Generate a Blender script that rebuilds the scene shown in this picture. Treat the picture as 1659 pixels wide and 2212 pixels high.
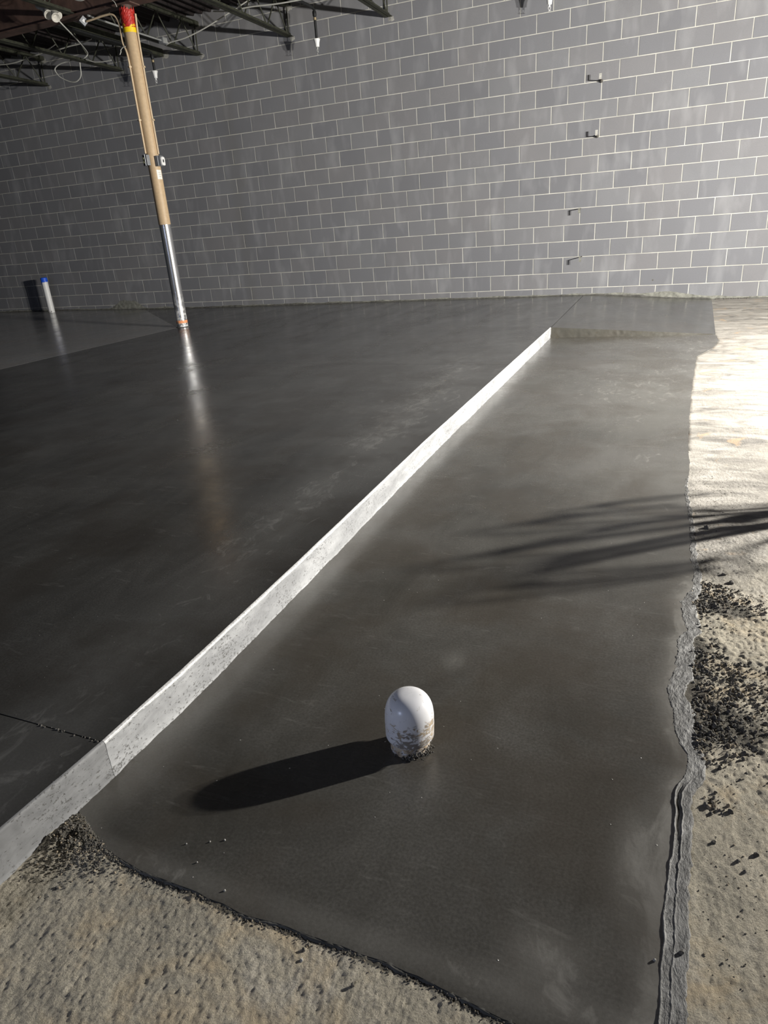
import bpy, bmesh, math, random
import numpy as np
from mathutils import Vector, Matrix, Euler
random.seed(7); RNG = np.random.default_rng(7)
for o in list(bpy.data.objects): bpy.data.objects.remove(o)
SC = bpy.context.scene
COL = SC.collection
PI = math.pi

# ------------------------------------------------------------------ camera
F_PX, CAM_P = 1458.307, (1.27367, -10.11018, 0.9)
R = ((0.92434061, -0.08516133, 0.37194351), (0.37529588, 0.37892984, -0.84591086), (-0.0689016, 0.92149863, 0.38222094))
cam = bpy.data.cameras.new('camera'); camo = bpy.data.objects.new('camera', cam); COL.objects.link(camo)
M = Matrix([list(R[i]) + [CAM_P[i]] for i in range(3)] + [[0, 0, 0, 1]])
camo.matrix_world = M
cam.sensor_fit = 'HORIZONTAL'; cam.sensor_width = 36; cam.lens = F_PX / 1659 * 36; cam.clip_start = .02
SC.camera = camo
SC.view_settings.view_transform = 'Standard'; SC.view_settings.look = 'None'
SC.view_settings.gamma = 1; SC.view_settings.use_curve_mapping = False
SC.view_settings.exposure = 0.0

# ------------------------------------------------------------------ world and lights
w = bpy.data.worlds.new('world'); SC.world = w; w.use_nodes = True
w.node_tree.nodes['Background'].inputs[0].default_value = (.75, .85, 1.0, 1)
w.node_tree.nodes['Background'].inputs[1].default_value = 0.022

LAMP = Vector((5.2, -5.58, 1.60))          # twin head work light, just outside the frame
AIM = Vector((-1, .36, -.17)).normalized()
SIDE = Vector((.80, .60, 0))
LAMPS = [LAMP + SIDE * s for s in (-.21, .21)]
for p in LAMPS:
    L = bpy.data.lights.new('work_lamp_light', 'AREA'); L.shape = 'RECTANGLE'; L.size = .10; L.size_y = .08
    L.energy = 650; L.color = (1.0, .965, .89)
    o = bpy.data.objects.new('work_lamp_light', L); COL.objects.link(o)
    o.location = p + AIM * .03
    o.rotation_euler = AIM.to_track_quat('-Z', 'Y').to_euler()
L = bpy.data.lights.new('far_lamp_light', 'AREA'); L.shape = 'RECTANGLE'; L.size = .6; L.size_y = .4   # cool light far behind the camera
L.energy = 105; L.color = (.62, .72, 1.0)
o = bpy.data.objects.new('far_lamp_light', L); COL.objects.link(o); o.location = (-2.6, -16.0, 2.6)
o.rotation_euler = (Vector((.2, -8, 0)) - o.location).to_track_quat('-Z', 'Y').to_euler()

# ------------------------------------------------------------------ node helpers
def nmat(name):
    m = bpy.data.materials.new(name); m.use_nodes = True
    nt = m.node_tree; return m, nt, nt.nodes['Principled BSDF']
def N(nt, t, **k):
    n = nt.nodes.new(t)
    for a, v in k.items():
        if a.startswith('i_'):
            key = a[2:].replace('_', ' ')
            n.inputs[key].default_value = v
        else: setattr(n, a, v)
    return n
def pos(nt, sc=(1, 1, 1), rot=(0, 0, 0)):
    g = N(nt, 'ShaderNodeNewGeometry'); mp = N(nt, 'ShaderNodeMapping')
    nt.links.new(g.outputs['Position'], mp.inputs[0]); mp.inputs['Scale'].default_value = sc; mp.inputs['Rotation'].default_value = rot
    return mp.outputs[0]
def noise(nt, v, scale, detail=4, rough=.55, dist=0.0):
    n = N(nt, 'ShaderNodeTexNoise'); nt.links.new(v, n.inputs['Vector'])
    n.inputs['Scale'].default_value = scale; n.inputs['Detail'].default_value = detail
    n.inputs['Roughness'].default_value = rough; n.inputs['Distortion'].default_value = dist
    return n.outputs[0]
def ramp(nt, v, stops):
    r = N(nt, 'ShaderNodeValToRGB'); nt.links.new(v, r.inputs[0]); e = r.color_ramp.elements
    while len(e) < len(stops): e.new(.5)
    for i, (p, c) in enumerate(stops):
        e[i].position = p; e[i].color = (*c, 1) if hasattr(c, '__len__') else (c, c, c, 1)
    return r.outputs[0]
def mix(nt, f, a, b, blend='MIX'):
    n = N(nt, 'ShaderNodeMix', data_type='RGBA', blend_type=blend)
    for i, x in ((0, f), (6, a), (7, b)):
        if hasattr(x, 'is_output'): nt.links.new(x, n.inputs[i])
        elif hasattr(x, '__len__'): n.inputs[i].default_value = (*x, 1)
        else: n.inputs[i].default_value = x if i == 0 else (x, x, x, 1)
    return n.outputs[2]
def math_(nt, op, a, b=0.0, clamp=False):
    n = N(nt, 'ShaderNodeMath', operation=op, use_clamp=clamp)
    for i, x in ((0, a), (1, b)):
        if hasattr(x, 'is_output'): nt.links.new(x, n.inputs[i])
        else: n.inputs[i].default_value = x
    return n.outputs[0]
def bump(nt, h, strength=.3, dist=.01, prev=None):
    b = N(nt, 'ShaderNodeBump'); b.inputs['Strength'].default_value = strength; b.inputs['Distance'].default_value = dist
    nt.links.new(h, b.inputs['Height'])
    if prev is not None: nt.links.new(prev, b.inputs['Normal'])
    return b.outputs[0]
def setin(nt, bs, key, v):
    if hasattr(v, 'is_output'): nt.links.new(v, bs.inputs[key])
    elif hasattr(v, '__len__'): bs.inputs[key].default_value = (*v, 1)
    else: bs.inputs[key].default_value = v

def plain(name, col, rough=.5, metal=0.0, wear=.12, scale=40, bstr=.0, spec=.5):
    m, nt, bs = nmat(name); v = pos(nt)
    n = noise(nt, v, scale, 5)
    dark = tuple(c * (1 - wear) for c in col); light = tuple(min(1, c * (1 + wear)) for c in col)
    setin(nt, bs, 'Base Color', ramp(nt, n, [(.3, dark), (.7, light)]))
    setin(nt, bs, 'Roughness', rough); setin(nt, bs, 'Metallic', metal)
    bs.inputs['Specular IOR Level'].default_value = spec
    if bstr: setin(nt, bs, 'Normal', bump(nt, n, bstr, .002))
    return m

# polished wet concrete: mottled, with swept trowel marks and uneven gloss
def wet_concrete(name, dark, light, r0, r1, bst=.25, streak=(1.2, .35, 1), rot=.35, edge_pale=False):
    m, nt, bs = nmat(name); bs.inputs['Specular IOR Level'].default_value = .75
    v = pos(nt); vs = pos(nt, streak, (0, 0, rot)); vt = pos(nt, (.6, 3.0, 1), (0, 0, -.25))
    a = noise(nt, v, 1.3, 6, .62, .6); b = noise(nt, vs, 4.5, 7, .65, .8); c = noise(nt, v, 160, 3, .6)
    f = math_(nt, 'ADD', math_(nt, 'MULTIPLY', a, .55), math_(nt, 'MULTIPLY', b, .45))
    col = ramp(nt, f, [(.34, dark), (.66, light)])
    col = mix(nt, ramp(nt, c, [(.35, .5), (.7, 0.0)]), col, tuple(x * .8 for x in dark))
    sp = noise(nt, vt, 9, 8, .7, 1.2)
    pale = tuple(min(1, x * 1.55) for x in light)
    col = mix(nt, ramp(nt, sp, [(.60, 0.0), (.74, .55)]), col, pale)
    sa = N(nt, 'ShaderNodeAttribute', attribute_name='scuff_sheen').outputs['Fac']
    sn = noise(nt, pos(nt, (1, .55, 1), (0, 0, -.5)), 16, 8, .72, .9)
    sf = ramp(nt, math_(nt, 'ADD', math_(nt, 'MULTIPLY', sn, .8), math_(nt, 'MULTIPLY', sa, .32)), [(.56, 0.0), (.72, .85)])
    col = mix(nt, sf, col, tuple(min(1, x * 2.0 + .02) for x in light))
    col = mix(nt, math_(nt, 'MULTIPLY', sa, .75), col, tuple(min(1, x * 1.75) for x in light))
    vo = N(nt, 'ShaderNodeTexVoronoi'); nt.links.new(v, vo.inputs['Vector']); vo.inputs['Scale'].default_value = 22
    dots = ramp(nt, vo.outputs['Distance'], [(.025, .8), (.045, 0.0)])
    col = mix(nt, dots, col, tuple(min(1, x * 2.6) for x in light))
    setin(nt, bs, 'Base Color', col)
    rr = noise(nt, vs, 2.2, 6, .6, .7)
    rf = math_(nt, 'ADD', math_(nt, 'MULTIPLY', rr, .6), math_(nt, 'MULTIPLY', sp, .4))
    setin(nt, bs, 'Roughness', ramp(nt, rf, [(.36, r0), (.66, r1)]))
    br = noise(nt, v, 2.7, 4, .6, .3); col2 = mix(nt, ramp(nt, br, [(.45, 0.0), (.62, .45)]), col, tuple(c_ * k_ for c_, k_ in zip(dark, (1.25, 1.08, .95)))); setin(nt, bs, 'Base Color', col2)
    g = noise(nt, pos(nt, (1, .25, 1), (0, 0, .2)), 14, 5, .6, .4)
    n1 = bump(nt, g, bst * .55, .004)
    n2 = bump(nt, c, bst * .5, .0012, n1)
    n3 = bump(nt, dots, .6, .002, n2)
    setin(nt, bs, 'Normal', n3)
    return m

MAT = {}
MAT['upper'] = wet_concrete('dark_troweled_concrete', (.026, .0258, .025), (.092, .091, .088), .13, .32)
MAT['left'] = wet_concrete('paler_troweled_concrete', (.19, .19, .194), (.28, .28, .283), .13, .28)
MAT['lower'] = wet_concrete('grey_green_troweled_concrete', (.048, .046, .040), (.140, .135, .125), .18, .36, .3, (1, .5, 1), -.5)
MAT['back'] = wet_concrete('sloped_troweled_concrete', (.055, .054, .05), (.11, .108, .102), .15, .30)
MAT['backriser'] = wet_concrete('olive_formed_concrete', (.034, .032, .024), (.06, .056, .044), .5, .75, .6)

def formed(k=1.0, name='pale_formed_concrete'):
    m, nt, bs = nmat(name); v = pos(nt); vl = pos(nt, (1, .35, 1.4))
    a = noise(nt, vl, 9, 7, .65, .5); p = noise(nt, pos(nt, (1, .6, 1)), 170, 4, .7, .3); q = noise(nt, v, 7, 5, .6)
    col = ramp(nt, a, [(.3, (.20 * k, .203 * k, .210 * k)), (.5, (.30 * k, .304 * k, .314 * k)), (.7, (.44 * k, .445 * k, .457 * k))])
    pit = ramp(nt, math_(nt, 'ADD', p, math_(nt, 'MULTIPLY', q, .35)), [(.76, 0.0), (.82, .85)])
    col = mix(nt, pit, col, (.10, .097, .092))
    setin(nt, bs, 'Base Color', col); setin(nt, bs, 'Roughness', .62)
    n1 = bump(nt, a, .35, .004); inv = math_(nt, 'SUBTRACT', 1.0, pit)
    setin(nt, bs, 'Normal', bump(nt, inv, .5, .003, n1))
    return m
MAT['formed'] = formed(); MAT['formed_dull'] = formed(.66, 'dull_formed_concrete'); MAT['lip'] = plain('tooled_lip_highlight', (.56, .56, .56), .3, 0, .35, 140)  # lip colour made paler to paint in its edge highlight

def dirt(name, cols, gs=26, bstr=.9):
    m, nt, bs = nmat(name); v = pos(nt); vd = pos(nt, (1, .5, 1), (0, 0, .9))
    a = noise(nt, v, 3.2, 8, .68, .5); b = noise(nt, vd, gs, 7, .7, .1); c = noise(nt, v, 300, 5, .75)
    f = math_(nt, 'ADD', math_(nt, 'MULTIPLY', a, .62), math_(nt, 'MULTIPLY', b, .38))
    col = ramp(nt, f, [(.36, cols[0]), (.46, cols[1]), (.55, cols[2]), (.68, cols[3])])
    col = mix(nt, ramp(nt, c, [(.38, .55), (.55, 0.0)]), col, tuple(x * .35 for x in cols[1]))
    # warm sandy stain patches
    s = noise(nt, v, 5.5, 5, .6, 1.0)
    col = mix(nt, ramp(nt, s, [(.50, 0.0), (.66, .6)]), col, cols[4])
    da = N(nt, 'ShaderNodeAttribute', attribute_name='damp').outputs['Fac']; dn = noise(nt, v, 60, 7, .75, .8)
    col = mix(nt, ramp(nt, math_(nt, 'ADD', math_(nt, 'MULTIPLY', da, .5), math_(nt, 'MULTIPLY', dn, .55)), [(.52, 0.0), (.60, .92)]), col, (.105, .098, .085))
    setin(nt, bs, 'Base Color', col); setin(nt, bs, 'Roughness', .9); bs.inputs['Specular IOR Level'].default_value = .2
    n1 = bump(nt, b, bstr * .6, .012); setin(nt, bs, 'Normal', bump(nt, c, bstr, .0035, n1))
    return m
MAT['ground_near'] = dirt('rough_sandy_ground', [(.36, .34, .29), (.52, .475, .39), (.63, .57, .46), (.72, .665, .575), (.66, .52, .34)])
MAT['ground_far'] = dirt('worn_pale_concrete', [(.40, .38, .35), (.50, .475, .43), (.58, .55, .50), (.66, .64, .60), (.60, .51, .39)], 14, .45)
MAT['clod'] = plain('damp_mortar_clod', (.115, .107, .095), .85, 0, .4, 60, .5)
MAT['clod_tan'] = plain('sandy_clod', (.30, .25, .185), .9, 0, .35, 60, .5)
MAT['clod_pale'] = plain('pale_mortar_chip', (.42, .41, .38), .7, 0, .25, 60, .5)

def fringe_m():
    m, nt, bs = nmat('smeared_mortar'); v = pos(nt, (1, .5, 1))
    a = noise(nt, v, 30, 7, .7, .6); b = noise(nt, v, 180, 4, .7, .4)
    setin(nt, bs, 'Base Color', ramp(nt, a, [(.3, (.10, .098, .095)), (.5, (.155, .153, .15)), (.66, (.36, .356, .35))]))
    setin(nt, bs, 'Roughness', .55)
    setin(nt, bs, 'Normal', bump(nt, b, .9, .003, bump(nt, a, .6, .008)))
    return m
MAT['fringe'] = fringe_m()

def block_m(name, use_attr):
    m, nt, bs = nmat(name); v = pos(nt)
    if use_attr:
        at = N(nt, 'ShaderNodeAttribute', attribute_name='rnd'); r = at.outputs['Fac']
    else:
        oi = N(nt, 'ShaderNodeObjectInfo'); r = oi.outputs['Random']
    col = ramp(nt, r, [(0, (.190, .192, .208)), (.12, (.205, .208, .226)), (.45, (.218, .221, .238)), (.6, (.232, .228, .238)), (1, (.236, .240, .256))])
    g = noise(nt, v, 210, 3, .7); g2 = noise(nt, v, 2.2, 5, .6, .4)
    col = mix(nt, ramp(nt, g, [(.32, .55), (.62, 0.0)]), col, (.12, .122, .135))
    col = mix(nt, ramp(nt, g2, [(.35, .35), (.6, 0.0)]), col, (.17, .172, .185))
    # chalky bloom in vertical smudges and thin rubbed scratches
    e = noise(nt, pos(nt, (2.2, 1, .8)), 2.2, 3, .5, .2)
    col = mix(nt, ramp(nt, e, [(.52, 0.0), (.80, .36)]), col, (.42, .425, .44))
    s = noise(nt, pos(nt, (9, 1, 2.2), (0, .5, 0)), 5, 4, .5, .2)
    col = mix(nt, ramp(nt, s, [(.74, 0.0), (.80, .55)]), col, (.5, .5, .52))
    setin(nt, bs, 'Base Color', col); setin(nt, bs, 'Roughness', .88); bs.inputs['Specular IOR Level'].default_value = .25
    setin(nt, bs, 'Normal', bump(nt, g, .4, .0015))
    return m
MAT['block'] = block_m('grey_block', False); MAT['block_far'] = block_m('grey_block_field', True)
def mortar_m():
    m, nt, bs = nmat('pale_mortar'); v = pos(nt)
    a = noise(nt, v, 3.5, 6, .6); b = noise(nt, v, 120, 3)
    setin(nt, bs, 'Base Color', ramp(nt, a, [(.35, (.40, .395, .36)), (.65, (.60, .59, .545))]))
    setin(nt, bs, 'Roughness', .9); setin(nt, bs, 'Normal', bump(nt, b, .4, .002)); return m
MAT['mortar'] = mortar_m()
MAT['pad'] = plain('grey_bearing_mortar', (.33, .325, .30), .9, 0, .3, 30, .5)
MAT['splash'] = plain('grey_mortar_splash', (.20, .20, .175), .85, 0, .45, 18, .6)
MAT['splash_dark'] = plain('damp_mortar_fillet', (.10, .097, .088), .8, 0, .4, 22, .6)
MAT['steel'] = plain('dark_olive_steel', (.036, .038, .026), .6, .2, .5, 20, .2)
MAT['primer'] = plain('red_brown_primer', (.085, .050, .040), .7, 0, .35, 9, .1)
MAT['deck'] = plain('dark_roof_deck', (.010, .006, .0065), .8, 0, .4, 4)
def galv():
    m, nt, bs = nmat('bare_steel_tube'); v = pos(nt, (1, 1, .12)); v2 = pos(nt)
    a = noise(nt, v, 60, 5, .6); b = noise(nt, v2, 14, 6, .65, .5)
    z = N(nt, 'ShaderNodeSeparateXYZ'); nt.links.new(v2, z.inputs[0])
    low = ramp(nt, z.outputs['Z'], [(0.0, 1.0), (.35, 0.0)])
    col = ramp(nt, a, [(.3, (.55, .55, .56)), (.7, (.82, .82, .83))])
    sc = math_(nt, 'MULTIPLY', low, ramp(nt, b, [(.42, 0.0), (.55, .8)]))
    setin(nt, bs, 'Base Color', mix(nt, sc, col, (.75, .74, .71)))
    setin(nt, bs, 'Metallic', mix(nt, sc, .9, .1)); setin(nt, bs, 'Roughness', mix(nt, sc, .26, .6))
    return m
MAT['tube'] = galv()
MAT['paper'] = plain('brown_kraft_wrap', (.50, .365, .225), .55, 0, .08, 30)
MAT['paint_beige'] = plain('beige_painted_conduit', (.55, .43, .29), .5, 0, .08, 30)
MAT['red'] = plain('red_wrap', (.42, .022, .015), .5, 0, .3, 60, .3)
MAT['yellow'] = plain('yellow_band', (.85, .58, .01), .5, 0, .1, 60)
MAT['galv_box'] = plain('zinc_box', (.30, .31, .33), .45, .6, .15, 60)
MAT['emt'] = plain('zinc_conduit', (.52, .53, .52), .4, .6, .1, 30)
MAT['cable'] = plain('grey_white_cable', (.50, .50, .46), .5, 0, .1, 30)
MAT['whitep'] = plain('white_plastic', (.80, .80, .80), .4, 0, .04, 30)
MAT['ivory'] = plain('ivory_receptacle', (.62, .60, .36), .4, 0, .1, 90)
MAT['black'] = plain('black_plastic', (.012, .012, .013), .5, 0, .2, 50)
MAT['darkpipe'] = plain('black_iron_pipe', (.02, .021, .022), .5, .4, .3, 40)
MAT['brass'] = plain('dull_brass', (.45, .36, .22), .4, .7, .2, 60)
MAT['paper_label'] = plain('white_label', (.80, .79, .74), .6, 0, .05, 60)
MAT['ink'] = plain('grey_ink', (.35, .35, .33), .7)
MAT['orange'] = plain('orange_tape', (.85, .33, .15), .5, 0, .25, 70)
MAT['blue'] = plain('blue_tape', (.012, .10, .72), .45, 0, .3, 70, .4)
MAT['lampshell'] = plain('grey_white_lamp_shell', (.55, .53, .48), .5, 0, .2, 60)
MAT['alu'] = plain('cast_aluminium', (.4, .4, .42), .4, .7)
MAT['work_yellow'] = plain('yellow_steel', (.7, .45, .02), .45)
MAT['rod'] = plain('rusty_tie_steel', (.06, .045, .035), .8, .2, .4, 90)

def pvc_m(name, mud):
    m, nt, bs = nmat(name); v = pos(nt); z = N(nt, 'ShaderNodeSeparateXYZ'); nt.links.new(v, z.inputs[0])
    a = noise(nt, pos(nt, (1, 1, 1.6), (.4, .5, 0)), 58, 7, .7, .9); b = noise(nt, v, 16, 5, .6, .6)
    col = ramp(nt, b, [(.3, (.83, .83, .87)), (.7, (.90, .90, .94))])
    if mud == 'cap':
        # mud rubbed on the skirt, heaviest on the side turned to the right
        side = ramp(nt, math_(nt, 'SUBTRACT', z.outputs['X'], .755), [(.0, .0), (.055, .12)])
        low = math_(nt, 'MULTIPLY', ramp(nt, math_(nt, 'ADD', z.outputs['Z'], .2), [(.08, 1.0), (.118, 0.0)]), 1.0)
        t = math_(nt, 'ADD', a, math_(nt, 'MULTIPLY', math_(nt, 'ADD', side, .03), low))
        f = ramp(nt, t, [(.61, 0.0), (.66, .85)])
        col = mix(nt, f, col, ramp(nt, b, [(.42, (.16, .13, .10)), (.58, (.48, .35, .20))]))
    else:
        f = ramp(nt, a, [(.40, 0.0), (.50, .95)])
        col = mix(nt, f, col, ramp(nt, b, [(.40, (.11, .09, .07)), (.5, (.42, .31, .19)), (.6, (.60, .50, .36))]))
    setin(nt, bs, 'Base Color', col); setin(nt, bs, 'Roughness', mix(nt, f, .28, .8))
    setin(nt, bs, 'Normal', bump(nt, f, .5, .002))
    return m
MAT['cap'] = pvc_m('white_plastic_scuffed', 'cap'); MAT['stub'] = pvc_m('white_plastic_muddy', 'stub')

# ------------------------------------------------------------------ object helpers
def link(name, me, mat=None, parent=None, kind=None, label=None, cat=None, group=None, smooth=False):
    o = bpy.data.objects.new(name, me); COL.objects.link(o)
    if mat is not None and not me.materials:
        for mm in (mat if isinstance(mat, (list, tuple)) else [mat]): me.materials.append(mm)
    if parent is not None: o.parent = parent
    tag(o, label, cat, group, kind)
    if smooth:
        for p in me.polygons: p.use_smooth = True
    return o
def tag(o, label=None, cat=None, group=None, kind=None):
    if label: o['label'] = label
    if cat: o['category'] = cat
    if group: o['group'] = group
    if kind: o['kind'] = kind
    return o
def empty(name, loc, label=None, cat=None, group=None, kind=None):
    o = bpy.data.objects.new(name, None); COL.objects.link(o); o.location = loc; o.empty_display_size = .1
    bpy.context.view_layer.update()
    return tag(o, label, cat, group, kind)
class MB:
    """collects shapes in world coordinates; build() makes ONE mesh, local to its parent"""
    def __init__(s): s.v = []; s.f = []; s.m = []
    def add(s, vs, fs, mi=0):
        n = len(s.v); s.v += [tuple(v) for v in vs]; s.f += [tuple(i + n for i in f) for f in fs]; s.m += [mi] * len(fs)
    def box(s, c, d, rot=None, mi=0):
        x, y, z = d[0] / 2, d[1] / 2, d[2] / 2
        vs = [Vector((i * x, j * y, k * z)) for i in (-1, 1) for j in (-1, 1) for k in (-1, 1)]
        if rot is not None: vs = [rot @ v for v in vs]
        vs = [v + Vector(c) for v in vs]
        s.add(vs, [(0, 1, 3, 2), (4, 6, 7, 5), (0, 4, 5, 1), (2, 3, 7, 6), (0, 2, 6, 4), (1, 5, 7, 3)], mi)
    def tube(s, pts, r, n=10, cap=True, mi=0):
        pts = [Vector(p) for p in pts]; rs = r if hasattr(r, '__len__') else [r] * len(pts)
        rings = []; up = None
        for i, p in enumerate(pts):
            t = (pts[min(i + 1, len(pts) - 1)] - pts[max(i - 1, 0)]).normalized()
            if up is None:
                up = Vector((0, 0, 1)) if abs(t.z) < .9 else Vector((1, 0, 0))
            a = t.cross(up); a = a.normalized() if a.length > 1e-5 else Vector((1, 0, 0)); b = a.cross(t).normalized(); up = b
            rings.append([p + (a * math.cos(2 * PI * k / n) + b * math.sin(2 * PI * k / n)) * rs[i] for k in range(n)])
        vs = [v for ring in rings for v in ring]; fs = []
        for i in range(len(pts) - 1):
            for k in range(n): fs.append((i * n + k, i * n + (k + 1) % n, (i + 1) * n + (k + 1) % n, (i + 1) * n + k))
        if cap: fs.append(tuple(reversed(range(n)))); fs.append(tuple((len(pts) - 1) * n + k for k in range(n)))
        s.add(vs, fs, mi)
    def lathe(s, c, prof, n=32, rot=None, cap=True, mi=0):
        vs = []; fs = []
        for r, z in prof:
            for k in range(n):
                v = Vector((r * math.cos(2 * PI * k / n), r * math.sin(2 * PI * k / n), z))
                if rot is not None: v = rot @ v
                vs.append(v + Vector(c))
        for i in range(len(prof) - 1):
            for k in range(n): fs.append((i * n + k, i * n + (k + 1) % n, (i + 1) * n + (k + 1) % n, (i + 1) * n + k))
        if cap: fs.append(tuple(reversed(range(n)))); fs.append(tuple((len(prof) - 1) * n + k for k in range(n)))
        s.add(vs, fs, mi)
    def build(s, name, mat, parent=None, smooth=False, **k):
        off = Vector((0, 0, 0)); q = parent
        while q is not None: off += q.location; q = q.parent
        loc = Vector((0, 0, 0))
        if parent is None and s.v:
            lo = Vector([min(v[i] for v in s.v) for i in range(3)]); hi = Vector([max(v[i] for v in s.v) for i in range(3)])
            loc = (lo + hi) / 2; loc.z = lo.z
        me = bpy.data.meshes.new(name)
        me.from_pydata([tuple(Vector(v) - off - loc) for v in s.v], [], s.f)
        mats = mat if isinstance(mat, (list, tuple)) else [mat]
        for mm in mats: me.materials.append(mm)
        if len(mats) > 1: me.polygons.foreach_set('material_index', s.m)
        bm = bmesh.new(); bm.from_mesh(me); bmesh.ops.recalc_face_normals(bm, faces=bm.faces); bm.to_mesh(me); bm.free()
        if smooth:
            for p in me.polygons: p.use_smooth = True
            try: me.set_sharp_from_angle(angle=math.radians(38))
            except Exception: pass
        me.update()
        o = link(name, me, None, parent, **k); o.location = loc
        return o
def spline(pts, n=8):
    pts = [Vector(p) for p in pts]; P = [pts[0] * 2 - pts[1]] + pts + [pts[-1] * 2 - pts[-2]]; out = []
    for i in range(1, len(P) - 2):
        for j in range(n):
            t = j / n; a, b, c, d = P[i - 1], P[i], P[i + 1], P[i + 2]
            out.append(.5 * ((2 * b) + (c - a) * t + (2 * a - 5 * b + 4 * c - d) * t * t + (3 * b - a - 3 * c + d) * t ** 3))
    return out + [pts[-1]]

# numpy value noise
_T = RNG.random((512, 512))
def vn(x, y):
    xi = np.floor(x).astype(int); yi = np.floor(y).astype(int); fx = x - xi; fy = y - yi
    fx = fx * fx * (3 - 2 * fx); fy = fy * fy * (3 - 2 * fy)
    g = lambda a, b: _T[a % 512, b % 512]
    return (g(xi, yi) * (1 - fx) + g(xi + 1, yi) * fx) * (1 - fy) + (g(xi, yi + 1) * (1 - fx) + g(xi + 1, yi + 1) * fx) * fy
def fbm(x, y, s, oct=4, gain=.5):
    t = 0; a = 1; n = 0
    for i in range(oct):
        t = t + a * vn(x * s + 17.3 * i, y * s + 9.1 * i); n += a; a *= gain; s *= 2.03
    return t / n - .5
def grid_mesh(name, X, Y, Z, mat, parent=None, smooth=True, **k):
    """X,Y,Z arrays of shape (nj, ni)"""
    X, Y, Z = np.broadcast_arrays(X, Y, Z); nj, ni = X.shape
    co = np.stack([X, Y, Z], -1).reshape(-1, 3)
    idx = np.arange(nj * ni).reshape(nj, ni)
    f = np.stack([idx[:-1, :-1], idx[:-1, 1:], idx[1:, 1:], idx[1:, :-1]], -1).reshape(-1, 4)
    me = bpy.data.meshes.new(name); me.vertices.add(len(co)); me.vertices.foreach_set('co', co.ravel())
    me.loops.add(f.size); me.loops.foreach_set('vertex_index', f.ravel())
    me.polygons.add(len(f)); me.polygons.foreach_set('loop_start', np.arange(0, f.size, 4)); me.polygons.foreach_set('loop_total', np.full(len(f), 4))
    me.update(); me.validate()
    if smooth: me.polygons.foreach_set('use_smooth', np.ones(len(f), bool))
    return link(name, me, mat, parent, **k)

# ------------------------------------------------------------------ measured outlines (metres)
BASE = [(-14, -.055), (-11.26, -.06), (-9.64, -.064), (-8.83, -.076), (-7.73, -.088), (-6.6, -.1), (-1, -.1), (.3, -.104), (.82, -.137), (1.17, -.168), (1.71, -.2), (6, -.2)]
def zwall(x): return np.interp(x, [b[0] for b in BASE], [b[1] for b in BASE])
CURB = [(-12, .16), (-10, .168), (-9.55, .172), (-9.27, .186), (-9.0, .19), (-8.4, .184), (-7.0, .156), (-3.03, .142)]
def curbx(y): return np.interp(y, [c[0] for c in CURB], [c[1] for c in CURB])
RIGHT = [(1.649, -2.942), (1.666, -3.288), (1.604, -3.693), (1.473, -4.076), (1.449, -4.634), (1.417, -5.505), (1.408, -5.957), (1.398, -6.502), (1.402, -6.797), (1.387, -7.171), (1.398, -7.426), (1.402, -7.646), (1.405, -7.801), (1.409, -7.933), (1.406, -8.03), (1.37, -8.135), (1.377, -8.232), (1.389, -8.298), (1.362, -8.359), (1.365, -8.427), (1.355, -8.525), (1.342, -8.596), (1.357, -8.676), (1.364, -8.747), (1.371, -8.781), (1.388, -8.81), (1.389, -8.852), (1.378, -8.893), (1.366, -8.925), (1.363, -9.011), (1.36, -9.083), (1.354, -9.156), (1.349, -9.232), (1.348, -9.272), (1.346, -9.318), (1.345, -9.362), (1.345, -9.402), (1.345, -9.6)]
def rightx(y):
    a = sorted((p[1], p[0]) for p in RIGHT); x = np.interp(y, [q[0] for q in a], [q[1] for q in a])
    return x + .010 * fbm(y, y * 0 + 3, 18, 4) * np.clip((-5 - y), 0.3, 1)
FRONT = [(.165, -9.365), (.193, -9.378), (.248, -9.406), (.318, -9.433), (.375, -9.444), (.429, -9.448), (.482, -9.45), (.539, -9.449), (.61, -9.456), (.666, -9.46), (.726, -9.455), (.792, -9.454), (.861, -9.454), (.916, -9.455), (.953, -9.457), (1.005, -9.458), (1.053, -9.465), (1.121, -9.474), (1.27, -9.487), (1.4, -9.48)]
def fronty(x): return np.interp(x, [q[0] for q in FRONT], [q[1] for q in FRONT]) + .007 * fbm(x, x * 0 + 8, 26, 4)

# ------------------------------------------------------------------ FLOOR
floor = empty('floor', (0, 0, -.2), label='floor of fresh dark concrete slabs beside old sandy pale ground', kind='structure')
def child_grid(name, X, Y, Z, mat, **k): return grid_mesh(name, X, Y, Z + .2, mat, floor, **k)

def mesh_slab(name, X, Y, Z, mat, skirt=.03, **k):
    """grid with the outer ring dropped to form the slab's edges"""
    X, Y, Z = np.broadcast_arrays(X, Y, Z)
    X = np.pad(X, 1, 'edge'); Y = np.pad(Y, 1, 'edge'); Z = np.pad(Z, 1, 'edge').copy()
    Z[0, :] -= skirt; Z[-1, :] -= skirt; Z[:, 0] -= skirt; Z[:, -1] -= skirt
    X = np.pad(X, 1, 'edge'); Y = np.pad(Y, 1, 'edge'); Z = np.pad(Z, 1, 'edge')
    o = child_grid(name, X[1:-1, 1:-1], Y[1:-1, 1:-1], Z[1:-1, 1:-1], mat, **k)
    try: o.data.set_sharp_from_angle(angle=math.radians(40))
    except Exception: pass
    return o

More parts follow.
